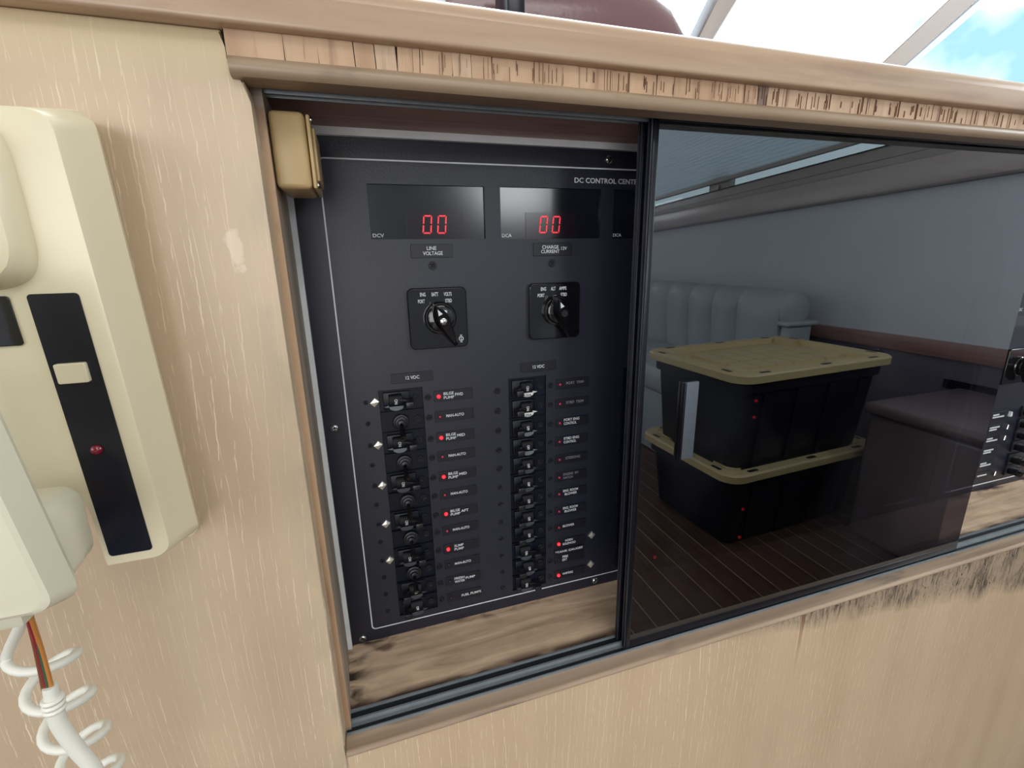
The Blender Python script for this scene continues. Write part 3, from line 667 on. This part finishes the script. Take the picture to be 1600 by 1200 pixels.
def strip(x0, x1, z0, z1):
    return rbox('breaker_strip', x0 - 0.001, x1 + 0.001, 0.0022, 0.004, z0 - 0.001, z1 + 0.001, 'breaker', P1)
strip(0.0076, 0.0449, -0.3368, -0.1084); strip(0.1233, 0.1605, -0.3388, -0.1092)
ZL = [-.1186, -.1375, -.1575, -.1761, -.1961, -.2148, -.2347, -.2530, -.2730, -.2908, -.3097, -.3288]
ZR = [-.1194, -.1389, -.1585, -.1780, -.1972, -.2168, -.2353, -.2550, -.2738, -.2935, -.3126, -.3318]
rows = [('BILGE|PUMP|FWD', 'on', 'b'), ('MAN-AUTO', 'off', 't'), ('BILGE|PUMP|MID', 'on', 'b'), ('MAN-AUTO', 'off', 't'), ('BILGE|PUMP|MID', 'on', 'b'), ('MAN-AUTO', 'off', 't'),
        ('BILGE|PUMP|AFT', 'on', 'b'), ('MAN-AUTO', 'off', 't'), ('SUMP|PUMP|', 'on', 'b'), ('MAN-AUTO', 'dead', 't'), ('FRESH|WATER|PUMP', 'dead', 'o'), ('FUEL PUMPS', 'dead', 'o')]
for i, (z, (wd, st_, kind)) in enumerate(zip(ZL, rows)):
    bx = 0.0076
    if kind == 't': toggle(0.0243, z - 0.001, P1)
    else: breaker(bx, z, P1, kind == 'b', 'crescent' if i < 4 else 'crescent_d', 'ON' if kind == 'b' else ('ON' if i == 10 else 'OFF'))
    rbox('divider_rib', 0.0080, 0.0445, 0.0, 0.003, z - 0.0102, z - 0.0094, 'breaker', P1)
    h = 0.0027; parts = wd.split('|'); ws_ = []
    if len(parts) == 3:
        w1 = 0.0090 if parts[0] != 'FRESH' else 0.0100
        x1_ = 0.0628 if parts[0] != 'SUMP' else 0.0645
        ws_ = [(parts[0], x1_, x1_ + w1, z + 0.0021, h), (parts[1], x1_, x1_ + w1 * 1.03, z - 0.0016, h)]
        if parts[2]: ws_.append((parts[2], x1_ + w1 + 0.0012, x1_ + w1 + 0.0012 + 0.0024 * len(parts[2]), z + 0.0004, h))
    elif wd == 'MAN-AUTO': ws_ = [(wd, 0.0640, 0.0802, z + 0.0002, h)]
    else: ws_ = [(wd, 0.0690, 0.0890, z + 0.0002, h)]
    nameplate(0.0542, 0.0892, z - 0.0050, z + 0.0050, ws_)
    led(0.0584, z, P1, st_)
    screw(0.0388, z, P1, y=0.0018, rot=random.random(), r=0.0031); screw(0.0490, z, P1, rot=random.random(), r=0.0028)
    screw(-0.0032, z + 0.0010, P1, rot=random.random(), r=0.0020, m='screw_dark' if i % 3 else 'screw')
for i in (0, 2, 4, 6, 8): gem(0.0040 - (0.0006 if i else 0), ZL[i] + 0.0005, P1)
rrow = [(['PORT  TRIM'], 'off', 1), (['STBD  TRIM'], 'off', 1), (['PORT ENG', 'CONTROL'], 'off', 0), (['STBD ENG', 'CONTROL'], 'off', 0), (['STEERING'], 'off', 1), (['ENGINE  RM', 'HATCH'], 'off', 1),
        (['ENG. ROOM', 'BLOWER'], 'off', 0), (['ENG. ROOM', 'BLOWER'], 'off', 0), (['BLOWER'], 'off', 0), (['HORN', 'SOLENOID'], 'on', 0), (['FIRE', 'EXT'], 'dead', 0), (['WIPERS'], 'on', 0)]
for i, (z, (wd, st_, gr)) in enumerate(zip(ZR, rrow)):
    on = i in (9, 11)
    breaker(0.1233, z, P1, on, 'crescent_w' if i < 2 else ('crescent' if i < 4 else 'crescent_d'), 'ON' if on or i < 2 else 'OFF')
    if i < 2: text('125A', 0.1368, 0.1440, z - 0.0058, 0.0022, -0.0056, P1, 'screw_dark')
    rbox('divider_rib', 0.1238, 0.1600, 0.0, 0.003, z - 0.0102, z - 0.0094, 'breaker', P1)
    m_ = 'print_grey' if gr else 'print'; x0 = 0.1790; h = 0.0027
    if len(wd) == 1:
        w_ = 0.0024 * len(wd[0].replace('  ', ' ')) * 0.85; w_ = {'BLOWER': .0130, 'WIPERS': .0125, 'STEERING': .0160}.get(wd[0], 0.0185)
        ws_ = [(wd[0], x0 + (0.002 if gr else 0), x0 + w_ + (0.002 if gr else 0), z + 0.0006, h, m_)]
    else:
        wa = {'HORN': .0085, 'FIRE': .0065}.get(wd[0], .0165); wb = {'SOLENOID': .0150, 'EXT': .0055, 'HATCH': .0105}.get(wd[1], .0135)
        off = 0.003 if wd[0] == 'HORN' else 0; offb = 0.0018 if wd[1] == 'BLOWER' else 0
        ws_ = [(wd[0], x0 + off, x0 + off + wa, z + 0.0026, h, m_), (wd[1], x0 + offb, x0 + offb + wb, z - 0.0012, h, m_)]
    nameplate(0.1700, 0.2055, z - 0.0048, z + 0.0050, ws_)
    led(0.1746, z, P1, st_)
    screw(0.1551, z, P1, y=0.0018, rot=random.random(), r=0.0031); screw(0.1651, z, P1, rot=random.random(), r=0.0026)
    screw(0.1123, z, P1, rot=random.random(), r=0.0030 if i < 5 else 0.0022)
    if i not in (0,): screw(0.2420, z, P1, rot=random.random(), r=0.0024)
tg = nameplate(0.1690, 0.2045, -0.3052, -0.3000, [('*TANK GAUGES', 0.1705, 0.2020, -0.3027, 0.0026)], y=-0.0016)
gem(0.2133, -0.2917, P1); gem(0.2133, -0.3280, P1)
# further columns behind the smoked doors
for cx0, lit in ((0.2434, (11,)), (0.3634, (2, 3, 9, 11))):
    rbox('breaker_strip', cx0, cx0 + 0.037, -0.0006, 0.001, -0.3388, -0.1092, 'breaker', P1)
    for i, z in enumerate(ZR):
        zz = z - (0.0045 if i in (2, 3) and cx0 > .3 else 0.007)
        breaker(cx0, z, P1, i in lit, 'crescent_d')
        nameplate(cx0 + 0.0465, cx0 + 0.0820, z - 0.0048, z + 0.0050, [])
        led(cx0 + 0.0512, zz + (0.001 if i > 8 else 0), P1, 'on' if i in lit else 'dead')

P2 = thing('ac_control_panel', 'black switch panel at the far right edge, past the smoked door edge', 'control panel')
plate('faceplate', [rrect(0.752, 1.165, -0.3572, 0.0866, 0.002, 3)], 0.002, 0.0, 'panel', P2)
border(0.7880, 1.140, -0.3475, 0.0724, P2, w=0.0018)
rz = [-.2367, -.2563, -.2735, -.2921, -.3130, -.3310]
for i, z in enumerate(rz):
    x0 = 0.8480
    p = nameplate(x0, x0 + 0.034, z - 0.0055, z + 0.0055, [], P2)
    for k in range(2 if i != 5 else 1):
        w_ = (0.013, 0.024)[k] if i % 2 == 0 else (0.021, 0.016)[k]
        # worn, unreadable lettering: short broken bars of print
        q = x0 + 0.004
        bm = bmesh.new(); zc = z + (0.0018 - 0.0036 * k if i != 5 else 0)
        while q < x0 + 0.004 + w_:
            l_ = random.uniform(0.0012, 0.0022); add_box(bm, q, q + l_, -0.0014, -0.0010, zc - 0.0011, zc + 0.0011); q += l_ + 0.0005
        bm_obj('worn_lettering', bm, 'print', p)
    if i in (0, 1, 2, 5):
        bm = bmesh.new(); add_box(bm, 0.8870, 0.8915, -0.0040, 0.0, z - 0.0038, z + 0.0038)
        for v in bm.verts:
            if v.co.z > z: v.co.x -= 0.0012 if v.co.x > 0.889 else -0.0012
        bmesh.ops.bevel(bm, geom=bm.edges[:], offset=0.0005, segments=1, affect='EDGES'); bm_obj('jewel_stud', bm, 'chrome' if i else 'print', P2)
    b = rbox('breaker', 0.915, 0.950, -0.003, 0.0, z - 0.0085, z + 0.0085, 'black_soft', P2, r=0.0008)
    rbox('breaker_paddle', 0.918, 0.927, -0.020, -0.002, z - 0.005, z + 0.004, 'black_gloss', b, r=0.0012)
    rbox('paddle_arm', 0.927, 0.940, -0.009, -0.002, z - 0.003, z + 0.003, 'black_gloss', b, r=0.001)
text('DC', 0.8500, 0.8570, -0.0835, 0.0042, -0.0002, P2)
rbox('meter_window', 0.835, 0.930, -0.0008, 0.0, -0.106, -0.092, 'recess', P2)
rotary(0.8420, 0.8920, -0.1880, -0.1370, [], True, math.radians(24), P2)
rotary(0.9250, 0.9750, -0.1880, -0.1370, [], True, math.radians(24), P2)

# ================================================================== beige junction box
jb = thing('junction_box', 'small aged beige plastic junction box in the top left corner of the recess', 'switch box')
rbox('box_body', -0.0388, -0.0195, -0.0820, -0.0320, 0.0400, 0.0812, 'beige', jb, r=0.0030, seg=3)
cv = rbox('cover_plate', -0.0190, -0.0168, -0.0810, -0.0335, 0.0405, 0.0800, 'beige', jb, r=0.0010)
rbox('cover_bulge', -0.0172, -0.0150, -0.0770, -0.0375, 0.0450, 0.0740, 'beige', cv, r=0.0010)
for z in (0.0428, 0.0780): lathe('cover_screw', [(0.0020, 0), (0.0020, 0.0008), (0.0014, 0.0014)], 'chrome', cv, 14, (-0.0170, -0.0765, z), axis='x')

# ================================================================== intercom phone base
ph = thing('wall_phone_base', 'cream wall mounted phone cradle with a long black insert, square button and red lamp', 'phone base')
def loft(name, rings, m, parent, smooth=True, ang=30):
    bm = bmesh.new(); R = [[bm.verts.new(p) for p in r] for r in rings]; k = len(R[0])
    for A, B in zip(R, R[1:]):
        for i in range(k): bm.faces.new((A[i], A[(i + 1) % k], B[(i + 1) % k], B[i]))
    bm.faces.new(R[0]); bm.faces.new(R[-1][::-1]); return bm_obj(name, bm, m, parent, smooth, ang)
def sk(x, z): return x + (0.02 - z) * 0.028       # the base hangs slightly skewed
XN = at(152, 840, -0.15).x - 0.0035; ZN = at(100, 777, -0.15).z
def rr3(x0, x1, z0, z1, r, y, n=5):              # rounded slab with a notch at the lower left for the mouthpiece
    q = rrect(x0, x1, z0, z1, r, n); m = n + 1
    k = 0.009; d = (-0.15 - y) * 0.15
    nt_ = [(XN - d, z0), (XN - d, ZN - k)] + [(XN - d - k + k * math.cos(math.radians(90 * i / 4)), ZN - k + k * math.sin(math.radians(90 * i / 4))) for i in range(1, 5)] + [(x0, ZN)]
    return [(sk(x, z), y, z) for x, z in q[3 * m:] + q[:2 * m] + nt_[::-1]]
bx0 = -0.215
loft('back_shell', [rr3(bx0, -0.1085, -0.1560, 0.0650, 0.006, -0.105), rr3(bx0, -0.1022, -0.1470, 0.0645, 0.0065, -0.1258)], 'cream', ph)
loft('housing', [rr3(bx0, -0.1012, -0.1450, 0.0640, 0.007, -0.1262), rr3(bx0, -0.1003, -0.1440, 0.0635, 0.007, -0.1295),
                 rr3(bx0 + 0.004, -0.1065, -0.1425, 0.0590, 0.008, -0.1492), rr3(bx0 + 0.005, -0.1069, -0.1420, 0.0585, 0.008, -0.1500), rr3(bx0 + 0.008, -0.1082, -0.1405, 0.0570, 0.008, -0.1502)], 'cream', ph)
# cradle hump with the ear cup well
def ell(cx, cz, rx, rz_, y, n=24, p=2.6):
    o_ = []
    for i in range(n):
        t = 2 * PI * i / n + PI / 4; c, s = math.cos(t), math.sin(t)
        o_.append((sk(cx + rx * math.copysign(abs(c) ** (2 / p), c), cz), y, cz + rz_ * math.copysign(abs(s) ** (2 / p), s)))
    return o_
hx, hz = -0.1655, 0.0240
loft('cradle_hump', [ell(hx, hz, q, q2, y_, 32, 5) for q, q2, y_ in ((0.0430, 0.0345, -0.1490), (0.0424, 0.0338, -0.1530), (0.0412, 0.0326, -0.1575), (0.0392, 0.0306, -0.1602), (0.0372, 0.0280, -0.1610), (0.0356, 0.0255, -0.1600), (0.0345, 0.0235, -0.1570), (0.0335, 0.0222, -0.1530), (0.0300, 0.0195, -0.1508))], 'cream', ph)
def skp(x0, x1, z0, z1, r): return [(sk(x, z), z) for x, z in rrect(x0, x1, z0, z1, r, 4)]
plate('black_insert_strip', [skp(-0.1318, -0.1140, -0.1372, -0.0116, 0.0016)], -0.1500, -0.1506, 'navy', ph)
pb = plate('push_button', [skp(-0.1290, -0.1180, -0.0500, -0.0412, 0.0008)], -0.1504, -0.1535, 'cream', ph, bev=0.0004)
lathe('call_lamp', [(0.0024, 0), (0.0024, 0.0006), (0.0017, 0.0016), (0.0006, 0.0020)], 'ruby', ph, 18, (sk(-0.1240, -0.0822), -0.1506, -0.0822))
plate('display_window', [skp(-0.185, -0.1375, -0.0325, -0.0120, 0.0014)], -0.1500, -0.1512, 'black_gloss', ph, bev=0.0003)
# mouthpiece well edge
plate('well_rim', [skp(-0.185, -0.1290, -0.145, -0.1090, 0.006)], -0.1500, -0.1507, 'well', ph, bev=0.0003) if 'well' in M else None

# handset
hs = thing('phone_handset', 'pale cream handset hanging at the left edge in front of the phone cradle', 'handset')
def hr(x0, x1, z0, z1, r, y, n=5): return [(x, y, z) for x, z in rrect(x0, x1, z0, z1, r, n)]
def tp(ring): return [(x - (max(0, z + 0.12) * 0.10 if x > -0.15 else 0), y, z) for x, y, z in ring]
loft('handset_body', [tp(hr(-0.166, -0.1185, -0.118, -0.005, 0.006, -0.1990)), tp(hr(-0.169, -0.1112, -0.1195, 0.00, 0.006, -0.2040)), tp(hr(-0.169, -0.1095, -0.1200, 0.00, 0.006, -0.2080)),
                      tp(hr(-0.166, -0.1112, -0.1165, -0.004, 0.006, -0.2190)), tp(hr(-0.164, -0.1125, -0.1150, -0.006, 0.006, -0.2200))], 'cream_light', hs)
loft('mouthpiece', [hr(-0.162, -0.1215, -0.1190, -0.090, 0.007, -0.1700), hr(-0.163, -0.1190, -0.1215, -0.088, 0.007, -0.1750), hr(-0.163, -0.1165, -0.1215, -0.084, 0.007, -0.2000), hr(-0.160, -0.1180, -0.1180, -0.086, 0.007, -0.2040)], 'cream_light', hs)
a = at(30, 962, -0.2)
rbox('cord_boot', -0.1480, -0.1285, -0.208, -0.194, -0.1285, -0.1200, 'cream_light', hs, r=0.002)

# coiled cord, sheath and bare wires
co = thing('coiled_cord', 'white coiled phone cord spiralling down from the handset', 'cord')
YC = -0.175
p0, p1 = at(58, 1005, YC), at(200, 1330, YC); ax_ = (p1 - p0); Ln = ax_.length; ax_.normalize()
e1 = Vector((0, 1, 0)); e2 = ax_.cross(e1).normalized(); e1 = e2.cross(ax_)
pts = [at(40, 960, -0.200), at(36, 975, -0.200)]
pitch = 0.0222; nn = int(Ln / pitch * 22)
for i in range(nn):
    t = 2 * PI * i / 22; rad = 0.0105
    d = -e2 * math.cos(t) + (-e1) * math.sin(t)
    pts.append(p0 + ax_ * (i / 22 * pitch) + d * rad)
sm = [Vector(p) for p in pts]
for _ in range(2): sm = [sm[0]] + [(sm[i - 1] + sm[i] * 2 + sm[i + 1]) / 4 for i in range(1, len(sm) - 1)] + [sm[-1]]
tube('coil', sm, 0.0020, 'cord', co, 12)
sh = thing('phone_cable', 'white flat phone cable with stripped brown, green and orange wires below the handset', 'cable')
def bez(ps, k=10):
    out = []
    for i in range(len(ps) - 1):
        a, b, c, d = ps[max(i - 1, 0)], ps[i], ps[i + 1], ps[min(i + 2, len(ps) - 1)]
        for j in range(k):
            t = j / k; out.append(0.5 * ((2 * b) + (c - a) * t + (2 * a - 5 * b + 4 * c - d) * t * t + (3 * b - a - 3 * c + d) * t ** 3))
    return out + [ps[-1]]
YS = -0.195
cen = bez([at(78, 1072, YS), at(84, 1100, YS), at(93, 1132, YS), at(120, 1170, YS), at(148, 1205, YS), at(165, 1260, YS)], 8)
tube('cable_sheath', cen, 0.0034, 'cord', sh, 12, rr=[0.0024 + 0.0006 * min(1, i / 12) for i in range(len(cen))])
dirn = (cen[9] - cen[5]).normalized()
for k in range(3):
    c = cen[6] + dirn * (0.0024 * k); tube('ferrule_ring', [c - dirn * 0.001, c, c + dirn * 0.001], 0.0038, 'cord', sh, 14, rr=[0.0034, 0.0039, 0.0034])
for k, cn in enumerate(('brown', 'red', 'green', 'orange')):
    tube('bare_wire', bez([at(42 + k * 2.5, 958, -0.2) + Vector((0, -0.001 * (k % 2), 0)), at(56 + k * 3, 1015, YS - 0.001), at(69 + k * 4.2, 1078, YS)], 6), 0.00085, 'wire_' + cn, sh, 8)

# ================================================================== padded hood on the dash
hd = thing('padded_hood', 'glossy brown vinyl padded hood on top of the dash ledge', 'hood')
loft('hood_pad', [[(x, y + 0.10, z) for y, z in rrect(-0.085, 0.085, 0.1306, 0.1306 + hgt, min(0.05, hgt * .45), 6)] for x, hgt in ((0.085, 0.090), (0.095, 0.108), (0.23, 0.114), (0.265, 0.110), (0.288, 0.098), (0.302, 0.078), (0.312, 0.055))], 'leather', hd, True, 60)
rbox('hood_bracket', 0.119, 0.133, -0.03, 0.00, 0.1306, 0.2000, 'trim_black', hd, r=0.002)

# ================================================================== things seen in the reflection
def tote(zb, label, zl):
    t = thing('storage_tote', label, 'storage tote', group='stacked storage totes')
    cx, cy = 1.525, 1.052; ang = math.radians(3.2)
    c, s = math.cos(ang), math.sin(ang)
    def W(u, v, z): return (cx + u * c - v * s, ry(cy + u * s + v * c), z)
    def ring(a, b, r, z, n=5): return [W(u, v, z) for u, v in rrect(-a, a, -b, b, r, n)]
    H = zl - zb
    loft('tote_body', [ring(0.315, 0.195, 0.05, zb), ring(0.330, 0.208, 0.05, zb + 0.02), ring(0.352, 0.228, 0.055, zl - 0.075), ring(0.366, 0.240, 0.06, zl - 0.072), ring(0.368, 0.242, 0.06, zl - 0.03)], 'tote_black', t, True, 35)
    for u in (-0.24, -0.08, 0.08, 0.24):         # moulded ribs on the long face
        for v in (-1, 1):
            bm = bmesh.new(); P = []
            for z_, o_ in ((zb + 0.03, 0.214), (zl - 0.08, 0.232)):
                for du in (-0.012, 0.012):
                    for dv in (-0.012, 0.003): P.append(bm.verts.new(W(u + du, v * (o_ + dv), z_)))
            for f in ((0, 1, 3, 2), (4, 6, 7, 5), (0, 4, 5, 1), (2, 3, 7, 6), (0, 2, 6, 4), (1, 5, 7, 3)): bm.faces.new([P[i] for i in f])
            bm_obj('body_rib', bm, 'tote_black', t)
    lid = loft('tote_lid', [ring(0.380, 0.252, 0.060, zl - 0.034), ring(0.390, 0.262, 0.065, zl - 0.030), ring(0.390, 0.262, 0.065, zl - 0.006), ring(0.384, 0.256, 0.062, zl), ring(0.350, 0.222, 0.045, zl), ring(0.344, 0.216, 0.042, zl - 0.022)], 'tote_yellow', t, True, 35)
    def pad(u0, u1, v0, v1, h, nm='lid_pad', m_='tote_yellow', z0=None):
        z0 = zl - 0.023 if z0 is None else z0
        bm = bmesh.new(); A = [bm.verts.new(W(u, v, z0)) for u, v in rrect(u0, u1, v0, v1, 0.006, 2)]; B = [bm.verts.new(W(u, v, z0 + h)) for u, v in rrect(u0 + .002, u1 - .002, v0 + .002, v1 - .002, 0.006, 2)]
        k = len(A); bm.faces.new(A); bm.faces.new(B[::-1])
        for i in range(k): bm.faces.new((A[i], A[(i + 1) % k], B[(i + 1) % k], B[i]))
        bm_obj(nm, bm, m_, lid)
    for i in range(6):
        for j in range(3): pad(-0.255 + i * 0.085, -0.255 + i * 0.085 + 0.080, -0.135 + j * 0.09, -0.135 + j * 0.09 + 0.084, 0.011)
    for su in (-1, 1):
        for sv in (-1, 1): pad(*sorted((su * 0.290, su * 0.343)), *sorted((sv * 0.120, sv * 0.215)), 0.0225, 'lid_corner_step')
    for u, v in ((-0.367, -0.17), (-0.367, 0.17), (0.367, -0.17), (0.367, 0.17), (-0.27, -0.240), (0.02, -0.240), (0.27, -0.240), (-0.27, 0.240), (0.0, 0.240), (0.27, 0.240)):
        hw = (0.008, 0.022) if abs(u) > 0.3 else (0.024, 0.008)
        pad(u - hw[0], u + hw[0], v - hw[1], v + hw[1], 0.0012, 'lock_hole', 'tote_black', zl)
    return t
tote(FZ, 'lower black storage tote with a yellow lid, standing on the cabin floor in the reflection', -0.751)
tote(-0.772, 'upper black storage tote with a yellow lid, stacked on the other in the reflection', -0.391)
# ottoman
ot = thing('storage_ottoman', 'mauve brown vinyl box seat with rounded edges against the side wall, in the reflection', 'ottoman')
rbox('seat_box', 1.738, 2.243, ry(0.762), ry(0.18), FZ + 0.002, -0.578, 'ottoman', ot, r=0.02, seg=3)
rbox('seat_lid_cushion', 1.7195, 2.243, ry(0.777), ry(0.165), -0.580, -0.538, 'ottoman', ot, r=0.018, seg=4)
sl = thing('vent_slot', 'black vent slot in the low side wall above the ottoman', 'vent')
rbox('vent_opening', XW - 0.010, XW - 0.003, ry(0.83), ry(0.655), -0.5520, -0.5165, 'trim_black', sl)
for k in range(3): rbox('vent_slat', XW - 0.012, XW - 0.008, ry(0.825), ry(0.66), -0.5470 + k * 0.010, -0.5450 + k * 0.010, 'trim_black', sl)
lt = thing('cabinet_latch', 'small dark latch plate on the low side wall just under the wooden rail', 'latch')
rbox('latch_plate', XW - 0.009, XW - 0.003, ry(1.20), ry(1.08), -0.4560, -0.4515, 'trim_black', lt, r=0.001)
lathe('latch_knob', [(0.005, 0), (0.004, -0.008), (0.002, -0.010)], 'chrome', lt, 12, (XW - 0.009, ry(1.10), -0.444), axis='x')
# sofa along the side wall
so = thing('grey_sofa', 'grey leather sofa with vertical channels in the backrest, reflected in the smoked glass', 'sofa')
ztop, zbot = -0.190, -0.60
def channel(y0, y1, last=False):
    n = 8; rings = []
    for i in range(n + 1):
        f = i / n; yy = y0 + (y1 - y0) * f; b = 0.036 * (1 - abs(2 * f - 1) ** 2.6)
        if last: b = 0.03 * (1 - max(0, 2 * f - 1) ** 2.5) * min(1, f * 5 + .2)
        sec = []
        for k in range(13):                       # profile over the rolled top
            t = k / 12
            if t < 0.45: x, z = 1.985 - 0.02 * (t / .45) - b, zbot + (ztop - 0.10 - zbot) * (t / .45)
            else:
                a_ = (t - .45) / .55 * PI; x = 2.050 - (0.085 + b) * math.cos(a_); z = ztop - 0.10 + (0.095 + b * 0.25) * math.sin(a_)
            sec.append((x, ry(yy), z))
        sec += [(2.14, ry(yy), zbot)]
        rings.append(sec)
    return rings
ys = [1.42, 1.69, 1.89, 2.10, 2.32, 2.54, 2.77, 3.0, 3.25]
for i in range(len(ys) - 1):
    r_ = channel(ys[i + 1], ys[i] , i == 0)
    loft('backrest_channel', r_, 'grey_leather', so, True, 50)
lathe('end_roll_cap', [(0.088, 0), (0.092, 0.012), (0.080, 0.030), (0.050, 0.040), (0.010, 0.043)], 'grey_leather', so, 28, (0, 0, 0)).location = (2.055, ry(1.425), ztop - 0.098)
so.children[-1].scale = (1, -1, 1)
rbox('end_panel', 1.985, 2.14, ry(1.425), ry(1.365), -0.60, ztop - 0.165, 'grey_leather', so, r=0.02, seg=3)
rbox('end_ledge', 1.965, 2.16, ry(1.43), ry(1.35), ztop - 0.172, ztop - 0.148, 'grey_leather', so, r=0.010, seg=3)
for a_, b_ in ((1.42, 2.05), (2.06, 2.65), (2.66, 3.25)): rbox('seat_cushion', 1.44, 1.99, ry(b_), ry(a_), -0.72, -0.585, 'grey_leather', so, r=0.035, seg=4)
rbox('sofa_base', 1.48, 2.20, ry(3.25), ry(1.40), FZ + 0.001, -0.71, 'grey_leather', so, r=0.01)
